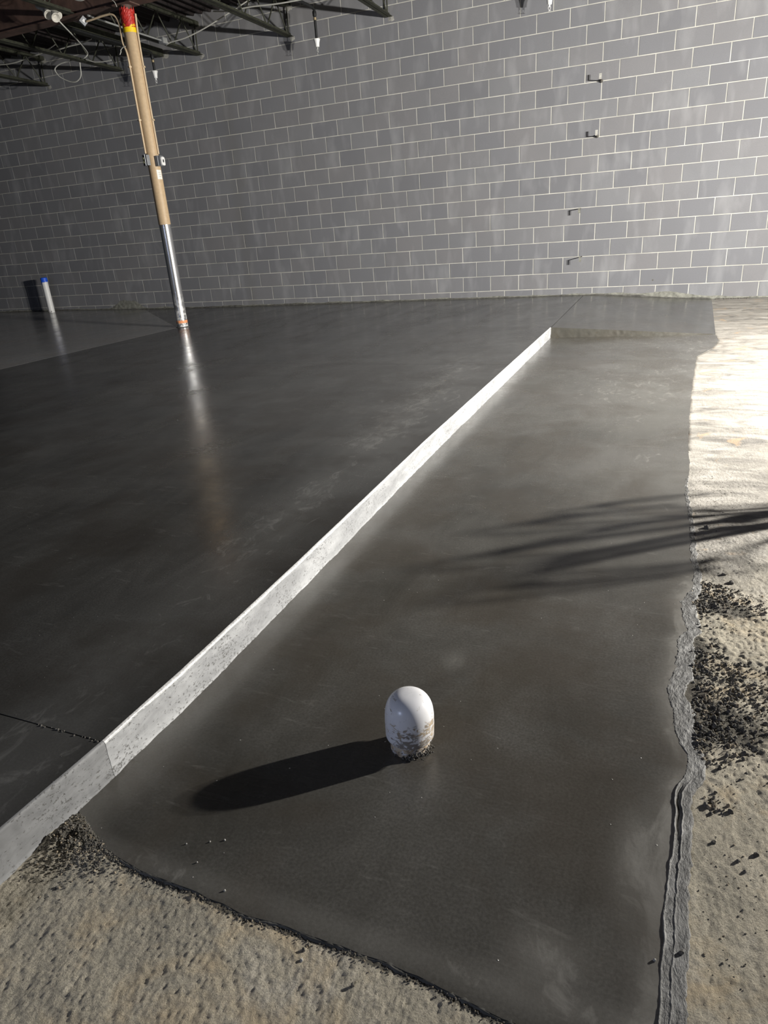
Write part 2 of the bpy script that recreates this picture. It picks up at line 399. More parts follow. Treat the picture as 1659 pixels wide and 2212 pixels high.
# old ground: fine relief where the camera stands close
def ground_z(X, Y):
    z = -.2035 + .004 * fbm(X, Y, 3.0, 3)
    near = np.clip((-6.2 - Y) / 1.6, 0, 1)
    fine = fbm(X, Y, 34, 5, .62)
    z = z + near * (.0034 * fine + .0045 * fbm(X + 5, Y * .6, 9, 3) + .0048 * fbm(X * 1.5, Y * .8, 125, 3, .8))
    # rubble band beside the slab
    band = np.clip((X - 1.39) / .03, 0, 1) * np.clip((-7.98 - Y) / .06, 0, 1) * np.clip((Y + 8.95) / .12, 0, 1)
    z = z + band * (.012 * np.abs(fbm(X, Y, 22, 4, .7)) * 2 + .010 * np.clip(fbm(X, Y, 9, 3) + .12, 0, 1) - .004)
    # mound at the foot of the curb, lower left
    d = np.hypot((X - .215) / .055, (Y + 9.435) / .05)
    z = z + .010 * np.exp(-d * d) * (1 + 1.6 * fbm(X, Y, 60, 3))
    front = np.clip((-9.36 - Y) / .05, 0, 1) * np.clip((1.33 - X) / .05, 0, 1)
    z = z + front * (.0016 * fbm(X, Y, 150, 2, .7) + .0012)
    xr = np.interp(-Y, [-p[1] for p in RIGHT], [p[0] for p in RIGHT]); yf = np.interp(X, [q[0] for q in FRONT], [q[1] for q in FRONT])
    under = np.clip((xr - .004 - X) / .008, 0, 1) * np.clip((Y - yf - .003) / .006, 0, 1)
    z = z - .014 * under
    return z
def damp_mask(X, Y):
    band = np.clip((1.62 - X) / .2, 0, 1) * np.clip((X - 1.36) / .02, 0, 1)
    row = np.exp(-((Y + 8.10 + (X - 1.4) * .35) / .075) ** 2) + .85 * np.exp(-((Y + 8.66 + (X - 1.4) * .3) / .13) ** 2) + .55 * np.exp(-((Y + 8.38) / .1) ** 2) + .3 * np.exp(-((X - 1.40) / .03) ** 2) * np.clip((-7.9 - Y) / .1, 0, 1) * np.clip((Y + 8.95) / .1, 0, 1)
    m = band ** .35 * row
    m = m + 1.0 * np.exp(-((X - .225) / .06) ** 2 - ((Y + 9.425) / .035) ** 2) + .55 * np.exp(-((X - .21) / .07) ** 2 - ((Y + 9.53) / .06) ** 2)
    yf = np.interp(X, [q[0] for q in FRONT], [q[1] for q in FRONT])
    m = m + .75 * np.exp(-((Y - yf + .006) / .010) ** 2) * (X < 1.35)
    return np.clip(m, 0, 1.15)
def lin(a, b, st): return np.linspace(a, b, max(2, int(round((b - a) / st)) + 1))
patches = [(lin(1.32, 1.86, .0035), lin(-9.72, -6.6, .0036), 'ground_near'), (lin(.15, 1.32, .003), lin(-9.9, -9.34, .003), 'ground_near'),
           (lin(1.32, 2.9, .014), lin(-6.6, 0, .014), 'ground_far'), (lin(1.86, 8, .12), lin(-9.72, -6.6, .12), 'ground_far'), (lin(2.9, 8, .12), lin(-6.6, 0, .12), 'ground_far'),
           (lin(.15, 8, .1), lin(-13, -9.9, .1), 'ground_near'), (lin(1.32, 8, .12), lin(-9.9, -9.72, .06), 'ground_near')]
allv = []; allf = []; allm = []; base = 0
for xs, ys, mn in patches:
    X, Y = np.meshgrid(xs, ys); Z = ground_z(X, Y)
    n = X.size; idx = np.arange(n).reshape(X.shape) + base
    allv.append(np.stack([X, Y, Z + .2], -1).reshape(-1, 3))
    f = np.stack([idx[:-1, :-1], idx[:-1, 1:], idx[1:, 1:], idx[1:, :-1]], -1).reshape(-1, 4); allf.append(f)
    allm.append(np.full(len(f), 0 if mn == 'ground_near' else 1)); base += n
co = np.concatenate(allv); fa = np.concatenate(allf); ma = np.concatenate(allm)

# one ground material that blends sandy soil into worn pale concrete along its length
def ground_m():
    m = MAT['ground_near'].copy(); m.name = 'sandy_ground_to_pale_concrete'; nt = m.node_tree; bs = nt.nodes['Principled BSDF']
    near = bs.inputs['Base Color'].links[0].from_socket
    v = pos(nt); z = N(nt, 'ShaderNodeSeparateXYZ'); nt.links.new(v, z.inputs[0])
    n = noise(nt, v, 4, 6, .65, .5); sw = noise(nt, pos(nt, (1, 2.0, 1), (0, 0, .35)), 3.6, 9, .7, .9)
    far = ramp(nt, sw, [(.34, (.20, .19, .178)), (.46, (.34, .32, .29)), (.58, (.48, .45, .41)), (.72, (.62, .60, .57))])
    w_ = noise(nt, v, 6, 4, .6, .8); far = mix(nt, ramp(nt, w_, [(.6, 0.0), (.68, .5)]), far, (.58, .40, .24))
    t = math_(nt, 'ADD', z.outputs['Y'], math_(nt, 'MULTIPLY', n, .9))
    f = N(nt, 'ShaderNodeMapRange'); nt.links.new(t, f.inputs[0]); f.inputs[1].default_value = -7.75; f.inputs[2].default_value = -7.25
    c = mix(nt, f.outputs[0], near, far); nt.links.new(c, bs.inputs['Base Color'])
    return m
GM = ground_m()
me = bpy.data.meshes.new('old_ground'); me.vertices.add(len(co)); me.vertices.foreach_set('co', co.ravel())
me.loops.add(fa.size); me.loops.foreach_set('vertex_index', fa.ravel()); me.polygons.add(len(fa))
me.polygons.foreach_set('loop_start', np.arange(0, fa.size, 4)); me.polygons.foreach_set('loop_total', np.full(len(fa), 4)); me.update()
me.polygons.foreach_set('use_smooth', np.ones(len(fa), bool))
at_ = me.attributes.new('damp', 'FLOAT', 'POINT'); at_.data.foreach_set('value', damp_mask(co[:, 0], co[:, 1]))
link('old_ground', me, GM, floor, label='old sandy concrete ground, rough and crumbly in front')

# lower slab
ny, nx = 900, 60
yy = np.linspace(0, 1, ny)[:, None]; uu = np.linspace(0, 1, nx)[None, :] ** 1.0
Yc = -2.99 + yy * 0 + (0) * uu
Y0 = -2.93
X = np.zeros((ny, nx)); Y = np.zeros((ny, nx))
for it in range(4):
    if it == 0: Y = Y0 + (-9.45 - Y0) * np.repeat(yy, nx, 1)
    xl = curbx(Y) - .004; xr = rightx(Y); X = xl + (xr - xl) * uu
    ytop = -3.035 + (X - .14) * .0613
    Y = ytop + (fronty(X) - ytop) * yy
Zs = -.2 + .0012 * fbm(X, Y, 2.5, 3)
LS = mesh_slab('lower_slab', X, Y, Zs, MAT['lower'], .02, label='smooth grey green lower slab with the capped pipe')

def add_scuff_sheen(o, fn):
    n = len(o.data.vertices); c = np.zeros(n * 3); o.data.vertices.foreach_get('co', c); c = c.reshape(-1, 3)
    a = o.data.attributes.new('scuff_sheen', 'FLOAT', 'POINT'); a.data.foreach_set('value', np.clip(fn(c[:, 0], c[:, 1]), 0, 1))
def lower_scuff_sheen(x, y):
    xr = np.interp(-y, [-p[1] for p in RIGHT], [p[0] for p in RIGHT]); e_ = xr - x
    m = .95 * np.exp(-(e_ / .035) ** 2) * np.clip((-7.8 - y) / .3, 0, 1)
    m += .8 * np.exp(-((x - 1.29) / .035) ** 2 - ((y + 9.13) / .12) ** 2) + .8 * np.exp(-((x - 1.17) / .06) ** 2 - ((y + 9.36) / .05) ** 2)
    m += .45 * np.exp(-((y + 9.43) / .03) ** 2) + .5 * np.exp(-((x - .8) / .03) ** 2 - ((y + 8.62) / .05) ** 2)
    d = x - np.interp(y, [c_[0] for c_ in CURB], [c_[1] for c_ in CURB])
    m += .50 * np.clip((y + 8.6) / 3.2, 0, 1) * np.clip((x + .2) / 1.2, .3, 1) * (.85 + .9 * fbm(x, y, 1.7, 3)) + .35 * np.exp(-(d / .05) ** 2) + .25 * fbm(x, y, 1.3, 3)  # far end paled by drying and painted sheen; reflected light painted beside the curb
    return m
add_scuff_sheen(LS, lower_scuff_sheen)
# upper slab panels split by joints
def zup(X, Y):
    z = -.1 + (zwall(np.minimum(X, -1)) + .1) * np.clip((Y + 4.5) / 4.5, 0, 1) + .0015 * fbm(X, Y, 1.1, 3)
    return z
def panel(name, x0, x1, y0, y1, mat, nx=60, ny=60, edge=False, **k):
    u = np.linspace(0, 1, nx)[None, :]; v = np.linspace(0, 1, ny)[:, None]
    Y = y0 + (y1 - y0) * np.repeat(v, nx, 1)
    xa = x0(Y) if callable(x0) else x0; xb = x1(Y) if callable(x1) else x1
    X = xa + (xb - xa) * u
    o = mesh_slab(name, X, Y, zup(X, Y), mat, .03, **k)
    add_scuff_sheen(o, lambda x, y: (.58 * np.exp(-((x - .165 + .22 + .06 * (y + 8)) / .15) ** 2) * np.clip((-4.5 - y) / 1.5, 0, 1) * (.7 + 1.2 * fbm(x, y, 3, 4)) + .45 * fbm(x, y, .8, 3) + .42 * np.clip((x + 3) / 3, 0, 1) * np.clip((y + 8) / 3, 0, 1)))  # scuffed band by the riser; wall sheen painted in as a paler far end
    return o
edge = lambda Y: curbx(Y) - .007 + .0022 * fbm(Y, Y * 0, 9, 4)
j3 = lambda Y: np.interp(Y, [-3.03, 0], [.142, .09]) - .0015
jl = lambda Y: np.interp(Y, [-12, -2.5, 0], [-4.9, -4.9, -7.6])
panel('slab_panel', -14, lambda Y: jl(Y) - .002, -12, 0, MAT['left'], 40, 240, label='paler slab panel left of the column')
panel('slab_panel', -4.899, edge, -12, -9.273, MAT['upper'], 60, 40)
panel('slab_panel', -4.899, edge, -9.2695, -4.963, MAT['upper'], 60, 500)
panel('slab_panel', -4.899, edge, -4.960, -3.03, MAT['upper'], 60, 200)
panel('slab_panel', lambda Y: jl(Y) + .0005, j3, -3.03, 0, MAT['upper'], 60, 120)
# sloped back panel
v = np.linspace(0, 1, 80)[:, None]; u = np.linspace(0, 1, 80)[None, :]
X = np.zeros((80, 80)); Y = np.zeros((80, 80))
for it in range(3):
    if it == 0: Y = -3.03 * (1 - np.repeat(v, 80, 1))
    xa = np.interp(Y, [-3.03, 0], [.144, .093]) + .0015; xb = np.interp(Y, [-3, 0], [1.65, 1.712])
    X = xa + (xb - xa) * u; ya = -3.033 + (X - .14) * .0613; Y = ya + (0 - ya) * v
tb = np.interp(X, [.14, .3, .82, 1.17, 1.71], [-.1, -.104, -.137, -.168, -.1975]); ts = -.1 - .0985 * np.clip((X - .14) / 1.51, 0, 1)
wgt = np.clip((Y + 3) / 3, 0, 1); Z = ts * (1 - wgt) + tb * wgt
mesh_slab('sloped_slab', X, Y, Z, MAT['back'], .02, label='slab corner by the wall sloping down to the old ground')
# dark bed under the joints
mb = MB(); mb.box((-6.94, -6, -.16), (14.1, 12, .06)); mb.box((.85, -1.52, -.226), (1.7, 2.94, .03))
mb.build('joint_bed', MAT['black'], floor)

# riser along the lower slab: rounded lip with its highlight painted in, pitted face
ys = np.concatenate([np.arange(-12, -9.7, .05), np.arange(-9.7, -6.5, .006), np.arange(-6.5, -3.03, .012), [-3.03]])
prof = [(-.0075, 0), (-.0045, -.0006), (-.002, -.0022), (-.0006, -.0045), (0, -.008)] + [(0, -z) for z in np.linspace(.011, .098, 20)] + [(.003, -.101), (.004, -.106)]
P = np.array(prof); Yg = np.repeat(ys[:, None], len(prof), 1)
Dz = np.repeat(P[None, :, 1], len(ys), 0); Dx = np.repeat(P[None, :, 0], len(ys), 0)
rough = fbm(Yg * 1.0, Dz * 1.0, 55, 4, .6) * .0035 + fbm(Yg, Dz, 6, 2) * .006
rough *= np.clip(-Dz / .012, 0, 1)
foot = np.clip((-Dz - .085) / .02, 0, 1) * (.006 * np.clip(fbm(Yg, Yg * 0 + 2, 30, 3) + .2, 0, 1))
Xg = curbx(Yg) + .0022 * fbm(Yg, Yg * 0, 9, 4) + Dx + rough + foot
Zg = -.1 + Dz + .0015 * fbm(Xg * 0 + .15, Yg, 1.1, 3) + .0004
sp_ = int(np.searchsorted(ys, -9.271))
child_grid('slab_riser', Xg[sp_:, 3:], Yg[sp_:, 3:], Zg[sp_:, 3:], MAT['formed'], label='pale pitted vertical edge of the raised slab')
child_grid('slab_riser', Xg[:sp_ + 1, :] - .0007, Yg[:sp_ + 1, :], Zg[:sp_ + 1, :], MAT['formed_dull'], label='duller grey vertical edge below the joint, nearest the camera')
Xg = Xg[sp_:]; Yg = Yg[sp_:]; Zg = Zg[sp_:]
child_grid('riser_lip', Xg[:, :5], Yg[:, :5], Zg[:, :5] + .0002, MAT['lip'], label='smooth rounded lip of the raised slab, highlight painted in')
# riser at the far end, tapering out to the right
xs = np.linspace(.142, 1.63, 120)[None, :]; t = np.linspace(0, 1, 8)[:, None]
zt = -.1 - .0985 * np.clip((xs - .14) / 1.51, 0, 1)
Zr = zt + (-.204 - zt) * t; Xr = xs + 0 * t; Yr = -3.034 + (xs - .14) * .0613 + .005 * fbm(Xr, Zr, 30, 3) - .010 * t
child_grid('slab_riser', Xr, Yr, Zr, MAT['backriser'], label='olive grey far end of the step, tapering to the right')
# end face of the raised corner (small vertical lit edge)
mb = MB(); mb.box((.141, -3.036, -.15), (.006, .006, .1)); mb.build('corner_ridge', MAT['formed'], floor)
# lumps pushed out of the joint near the riser
mb = MB()
for i in range(26):
    t = random.random() ** 1.3; x = .175 - t * .22; r = random.uniform(.0008, .003)
    mb.lathe((x, -9.2715 + random.uniform(-.004, .002), -.0995), [(r, -r * .5), (r * .9, r * .4), (r * .3, r * .9)], 6)
mb.build('joint_crumbs', MAT['clod'], floor, kind='stuff')

# smeared mortar fringe along the right edge of the lower slab
ys = np.arange(-9.56, -7.0, .0035); nu = 44; u = np.linspace(0, 1, nu)[None, :]; Yg = np.repeat(ys[:, None], nu, 1)
wid = np.interp(ys, [-9.56, -9.3, -8.95, -8.9, -8.75, -8.5, -8.15, -8.05, -7.6, -7.0], [.032, .036, .026, .03, .040, .042, .036, .020, .012, .004])[:, None]
wid = wid * (1 + .5 * fbm(Yg[:, :1], Yg[:, :1] * 0 + 5, 25, 4))
low = np.clip((-8.88 - Yg) / .04, 0, 1)
xin = rightx(Yg) - .006 + (.011 - .009 * low) * fbm(Yg, u * 0 + 1, 55, 4, .65); Xg = xin + (wid + .006 + .006 * fbm(Yg, u * 0 + 9, 70, 3, .7)) * u
low = np.clip((-8.88 - Yg) / .04, 0, 1)
wav = .05 * fbm(Yg, u * 0 + 4, 5, 2)
ridge = np.exp(-((u - .05 + wav) / .035) ** 2) * .0024 * low * np.clip(1 + 2.2 * fbm(Yg, u * 0 + 2, 12, 4), 0, 2)
ridge += np.exp(-((u - .42 + 3 * wav) / .03) ** 2) * .0022 * low * np.clip(.8 + 2.4 * fbm(Yg, u * 0 + 6, 9, 4), 0, 2)
gap = np.exp(-((u - .22 + 2 * wav) / .06) ** 2) * .004 * np.clip((-8.9 - Yg) / .02, 0, 1) * np.clip((Yg + 9.07) / .05, 0, 1)
body = .0005 + (1 - low) * (.0042 * np.clip(fbm(Xg, Yg, 90, 5, .72) + .1, -.2, 1)) + low * .0012 * fbm(Xg, Yg, 120, 4, .65) + .0012 * fbm(Xg, Yg, 25, 2)
Zg = -.2003 + body + ridge - gap - .007 * np.clip((u - .92) / .08, 0, 1) - .0025 * np.clip((.03 - u) / .03, 0, 1)
child_grid('mortar_fringe', Xg, Yg, Zg, MAT['fringe'], label='rough smeared mortar along the right edge of the lower slab')
# ragged crumbs along the front edge of the slab
xs = np.arange(.17, 1.36, .0035); nv = 12; t = np.linspace(0, 1, nv)[:, None]; Xg = np.repeat(xs[None, :], nv, 0)
wd = (.004 + .008 * np.clip(fbm(Xg[:1], Xg[:1] * 0 + 2, 20, 4) + .25, 0, 1) + .02 * np.clip((.32 - Xg[:1]) / .1, 0, 1))
Yg = fronty(Xg) + .003 - (wd + .003) * t; Zg = -.2003 + .003 * fbm(Xg, Yg, 110, 4, .65) - .004 * np.clip((t - .6) / .4, 0, 1)
child_grid('mortar_fringe', Xg, Yg, Zg, MAT['splash_dark'], label='thin dark crumbly front edge of the lower slab')

# loose clods --------------------------------------------------------------
def clod_geo(mb, x, y, z, r, mi=0, flat=.6):
    a = random.random() * 6.28; n = 6; vs = []
    for k in range(n):
        q = a + 2 * PI * k / n; rr = r * random.uniform(.65, 1.15); vs.append((x + rr * math.cos(q), y + rr * math.sin(q), z - r * .25))
    for k in range(n):
        q = a + 2 * PI * k / n; rr = r * random.uniform(.45, .9); vs.append((x + rr * math.cos(q), y + rr * math.sin(q), z + r * flat * random.uniform(.45, 1.1)))
    vs.append((x + r * random.uniform(-.3, .3), y + r * random.uniform(-.3, .3), z + r * flat * random.uniform(.9, 1.5)))
    fs = [(k, (k + 1) % n, n + (k + 1) % n, n + k) for k in range(n)] + [(n + k, n + (k + 1) % n, 2 * n) for k in range(n)]
    mb.add(vs, fs, mi)
gz = lambda x, y: float(ground_z(np.array([x]), np.array([y]))[0])
mb = MB()
for i in range(5200):                       # dense shards in the band on the right
    y = -7.98 - abs(random.random()) * .98; x = 1.395 + abs(random.gauss(0, .10))
    if x > 1.84: continue
    dens = float(fbm(np.array([x * 1.2]), np.array([y]), 7, 3)[0])
    cen = math.exp(-((y + 8.08) / .10) ** 2) + .8 * math.exp(-((y + 8.62) / .16) ** 2)
    if dens + .6 * cen - .2 < random.uniform(-.15, .25): continue
    r = random.choice((.0012, .0016, .002, .0026, .0034, .0052)) * random.uniform(.6, 1.15)
    clod_geo(mb, x, y, gz(x, y) + .001, r, 0 if random.random() < .8 else 1, random.uniform(.5, 1.1))
for i in range(900):                        # thin scatter further on
    y = random.uniform(-9.7, -6.9); x = 1.40 + abs(random.gauss(0, .12))
    clod_geo(mb, x, y, gz(x, y), random.uniform(.0009, .0024), random.choice((0, 0, 1)))
for i in range(1900):                       # mound at the foot of the riser
    x = random.gauss(.24, .055); y = random.gauss(-9.435, .042)
    if x < .182 or x > .42: continue
    yf = float(fronty(np.array([x]))[0])
    if y > yf + .012: y = yf - random.random() * .05
    clod_geo(mb, x, y, gz(x, y), random.uniform(.0008, .0036) * random.uniform(.5, 1), 0 if random.random() < .85 else 1, .8)
for i in range(700):                        # along the front edge
    x = random.uniform(.25, 1.33); y = float(fronty(np.array([x]))[0]) - abs(random.gauss(0, .008)) - .002
    clod_geo(mb, x, y, gz(x, y), random.uniform(.0008, .0022), 0 if random.random() < .7 else 1)
for i in range(300):                        # right edge of the wall foot
    x = random.uniform(1.76, 2.15); y = -abs(random.gauss(.0, .02)) - .005
    clod_geo(mb, x, y, gz(x, y), random.uniform(.006, .016), 0)
rub = mb.build('rubble', [MAT['clod'], MAT['clod_tan']], None, kind='stuff', label='crumbs of damp mortar scattered on the sandy ground beside the slabs', cat='rubble')

CL = [((1.496, -7.917), .0085, 'dark mortar clod on pale ground by the slab, upper of two below the soft shadows'),
      ((1.515, -7.968), .0095, 'larger dark mortar clod just below the other on pale ground by the slab'),
      ((1.455, -7.55), .012, 'small dark clod at the right slab edge above the soft shadows'),
      ((1.498, -9.04), .0062, 'roundish dark clod on tan soil at lower right, nearest the frame edge'),
      ((1.467, -9.066), .0040, 'small dark clod on tan soil at lower right, left of the roundish one'),
      ((1.477, -9.085), .0036, 'tiny dark clod on tan soil at lower right, below the roundish one'),
      ((1.425, -8.965), .0052, 'dark clod on tan soil just right of the mortar ridge top'),
      ((1.428, -9.035), .0046, 'flat dark clod on tan soil beside the bump of the mortar ridge'),
      ((1.372, -9.283), .0042, 'dark clod sitting in the notch of the smeared mortar at lower right')]
for (x, y), r, lab in CL:
    mb = MB(); clod_geo(mb, x, y, gz(x, y) + (.004 if 'notch' in lab else .0015), r, 0, .75); mb.build('clod', MAT['clod'], None, smooth=False, label=lab, cat='clod', group='loose mortar clods on the old ground')
CF = [((.790, -9.481), .0036, 'dark pebble on the sandy ground in front of the slab, upper of a close pair'),
      ((.795, -9.497), .0034, 'pale pebble on the sandy ground in front of the slab, lower of a close pair'),
      ((.893, -9.507), .0036, 'dark pebble with a leaf shaped shadow on the ground below the front slab edge')]
for (x, y), r, lab in CF:
    mb = MB(); clod_geo(mb, x, y, gz(x, y) + .001, r, 0, .9); mb.build('pebble', MAT['clod_pale' if 'pale' in lab else 'clod'], None, label=lab, cat='pebble', group='pebbles on the front ground')
CS = [((.599, -9.432), .0026, 'pale mortar crumb with a long shadow near the front slab edge'),
      ((.533, -9.336), .0022, 'mortar crumb on the slab below the pipe shadow, rightmost of a row of three'),
      ((.507, -9.349), .0018, 'mortar crumb on the slab below the pipe shadow, middle of a row of three'),
      ((.464, -9.369), .0018, 'mortar crumb on the slab below the pipe shadow, leftmost of a row of three'),
      ((.512, -9.398), .0016, 'lone mortar crumb on the slab between the row of three and the front edge'),
      ((1.333, -9.309), .0028, 'mortar crumb on the slab beside the smeared mortar at lower right')]
for (x, y), r, lab in CS:
    mb = MB(); clod_geo(mb, x, y, -.1985, r, 0, .9); mb.build('mortar_crumb', MAT['clod_pale'], None, label=lab, cat='crumb', group='mortar crumbs on the lower slab')

# ------------------------------------------------------------------ WALL
BW, BH, JT = .4064, .2032, .0095
wall = MB(); wall.box((-4.0, .1035, 1.9), (20, .20, 4.6)); wall = wall.build('wall_back', MAT['mortar'], None, label='tall wall of grey concrete blocks with pale mortar joints', kind='structure')
WOFF = wall.location.copy()
def block_geo():
    hx, hz, ch, d = (BW - JT) / 2, (BH - JT) / 2, .0028, .012
    vs = [(-hx + ch, 0, -hz + ch), (hx - ch, 0, -hz + ch), (hx - ch, 0, hz - ch), (-hx + ch, 0, hz - ch),
          (-hx, ch, -hz), (hx, ch, -hz), (hx, ch, hz), (-hx, ch, hz), (-hx, d, -hz), (hx, d, -hz), (hx, d, hz), (-hx, d, hz)]
    fs = [(0, 1, 2, 3)] + [(4 + k, 4 + (k + 1) % 4, (k + 1) % 4, k) for k in range(4)] + [(8 + k, 8 + (k + 1) % 4, 4 + (k + 1) % 4, 4 + k) for k in range(4)]
    return vs, fs
bv, bf = block_geo()
bme = bpy.data.meshes.new('block'); bme.from_pydata(bv, [], bf); bme.materials.append(MAT['block']); bme.update()
Rm = np.array(R); Cm = np.array(CAM_P)
def px(p):
    d = (np.array(p) - Cm) @ Rm
    return (829.5 + F_PX * d[0] / -d[2], 1106 - F_PX * d[1] / -d[2]) if d[2] < -.1 else (-9999, -9999)
cells = []
for k in range(-1, 21):                      # course k spans z = (k-1)*BH .. k*BH
    zc = (k - .5) * BH
    if k < 0: continue
    for i in range(-34, 14):
        xc = (i + (.5 if k % 2 else 1.0)) * BW
        a = px((xc - BW / 2, 0, zc)); b = px((xc + BW / 2, 0, zc)); c = px((xc, 0, zc - BH / 2)); d = px((xc, 0, zc + BH / 2)); m = px((xc, 0, zc))
        inside = -20 < m[0] < 1690 and -20 < m[1] < 2212
        area = abs(a[0] - b[0]) * abs(c[1] - d[1]) if inside else 0
        cells.append((area, xc, zc))
cells.sort(reverse=True)
rb = random.Random(3)
for n, (ar, xc, zc) in enumerate(cells[:300]):
    o = bpy.data.objects.new('block', bme); COL.objects.link(o); o.parent = wall
    o.location = (xc - WOFF.x, -WOFF.y + rb.uniform(-.0008, .0008), zc - WOFF.z); o.rotation_euler = (rb.uniform(-.002, .002), rb.uniform(-.0025, .0025), rb.uniform(-.0015, .0015))
vs = []; fs = []; rv = []
for (ar, xc, zc) in cells[300:]:
    n = len(vs); dy = rb.uniform(-.0008, .0008); vs += [(v_[0] + xc - WOFF.x, v_[1] - WOFF.y + dy, v_[2] + zc - WOFF.z) for v_ in bv]; fs += [tuple(q + n for q in f) for f in bf]; rv += [rb.random()] * len(bf)
me = bpy.data.meshes.new('block_courses'); me.from_pydata(vs, [], fs); at_ = me.attributes.new('rnd', 'FLOAT', 'FACE'); at_.data.foreach_set('value', rv)
link('block_courses', me, MAT['block_far'], wall, kind='stuff')
# mortar splashed on the foot of the wall, damp fillet at the slab
xs = np.arange(-13, 2.6, .012); t = np.linspace(0, 1, 5)[:, None]; Xg = np.repeat(xs[None, :], 5, 0)
h = .022 + .045 * np.clip(fbm(xs, xs * 0, 3.5, 5, .6) + .12, 0, 1) + .13 * np.exp(-((xs + 7.95) / .30) ** 4) * (1 + .4 * fbm(xs, xs * 0, 9, 3)) + .05 * np.exp(-((xs - 1.2) / .35) ** 2)
zb = zwall(xs); Zg = zb - .01 + (h[None, :] + .01) * t; Yg = -.0035 - .010 * (1 - t) ** 2 + .0015 * fbm(Xg, Zg, 40, 3); Yg[-1] = .001
grid_mesh('mortar_splash', Xg - WOFF.x, Yg - WOFF.y, Zg - WOFF.z, MAT['splash'], wall, label='dried mortar splashed along the foot of the wall')
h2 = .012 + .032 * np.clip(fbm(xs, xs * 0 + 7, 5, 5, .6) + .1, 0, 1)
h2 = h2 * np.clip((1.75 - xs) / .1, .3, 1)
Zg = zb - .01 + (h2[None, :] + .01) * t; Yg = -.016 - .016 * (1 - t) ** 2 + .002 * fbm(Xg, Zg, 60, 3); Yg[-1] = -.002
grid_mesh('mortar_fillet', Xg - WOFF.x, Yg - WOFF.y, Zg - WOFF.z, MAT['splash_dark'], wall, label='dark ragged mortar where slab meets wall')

# wall ties: rods sticking out with a bent tab at the end
TIES = [((.202, 2.438), 1, .175, 'uppermost wall tie, its pale end tab bent up'), ((.183, 1.838), 1, .145, 'second wall tie from the top, ragged mortar round its root'),
        ((.010, 1.008), -1, .155, 'third wall tie from the top, end tab bent down'), ((.047, .407), -1, .185, 'lowest wall tie, end tab bent down close to the floor')]
for (x, z), up, d, lab in TIES:
    e = empty('wall_tie', (x, 0, z), lab + ', on the block wall', 'wall tie', 'four bent ties on the right part of the block wall')
    mb = MB(); mb.tube([(x, .01, z), (x, -d, z)], .0055, 8); mb.build('rod', MAT['rod'], e, smooth=True)
    mb = MB(); mb.box((x, -d, z + up * .026), (.030, .004, .062)); mb.build('end_tab', MAT['clod_pale'] if up > 0 else MAT['splash'], e)
    mb = MB()
    for i in range(9): clod_geo(mb, 0, 0, 0, .01)
    if up > 0:
        mb = MB(); mb.lathe((x - .004, -.004, z), [(.022, 0), (.017, .022), (.009, .05), (.004, .07)], 7, Euler((PI / 2, 0, 0)).to_matrix())
        mb.build('mortar_lump', MAT['clod'], e)
mb = MB(); mb.lathe((.975, .002, .064), [(.012, 0), (.010, .004), (.002, .005)], 8, Euler((PI / 2, 0, 0)).to_matrix()); mb.build('chip_mark', MAT['clod'], wall)

# ------------------------------------------------------------------ ROOF
deck = MB()
x = -14.0
while x < 3.5:
    deck.add([(x, -9, 4.06), (x + .09, -9, 4.06), (x + .11, -9, 4.02), (x + .13, -9, 4.02), (x + .15, -9, 4.06), (x, .1, 4.06), (x + .09, .1, 4.06), (x + .11, .1, 4.02), (x + .13, .1, 4.02), (x + .15, .1, 4.06)],
             [(k, k + 1, k + 6, k + 5) for k in range(4)]); x += .15
deck = deck.build('ceiling', MAT['deck'], None, label='dark ribbed steel roof deck above the joists', kind='structure')
# girder
e = empty('steel_girder', (-5, -2.4, 3.52), 'red brown steel girder running over the column top', 'girder')
mb = MB(); mb.box((-5, -2.4, 3.53), (18, .16, .018)); mb.build('bottom_flange', MAT['primer'], e)
mb = MB(); mb.box((-5, -2.4, 3.69), (18, .012, .31)); mb.build('web_plate', MAT['primer'], e)
mb = MB(); mb.box((-5, -2.4, 3.85), (18, .16, .018)); mb.build('top_flange', MAT['primer'], e)

def pad(x, z, r, par):                       # ragged mortar packed round a bearing
    vs = [(x, -.006, z)]; n = 13
    for k in range(n): a = 2 * PI * k / n; q = r * random.uniform(.6, 1.15); vs.append((x + q * math.cos(a), .001, z + q * math.sin(a) * .8))
    mb = MB(); mb.add(vs, [(0, 1 + (k + 1) % n, 1 + k) for k in range(n)]); mb.build('mortar_pad', MAT['pad'], par)

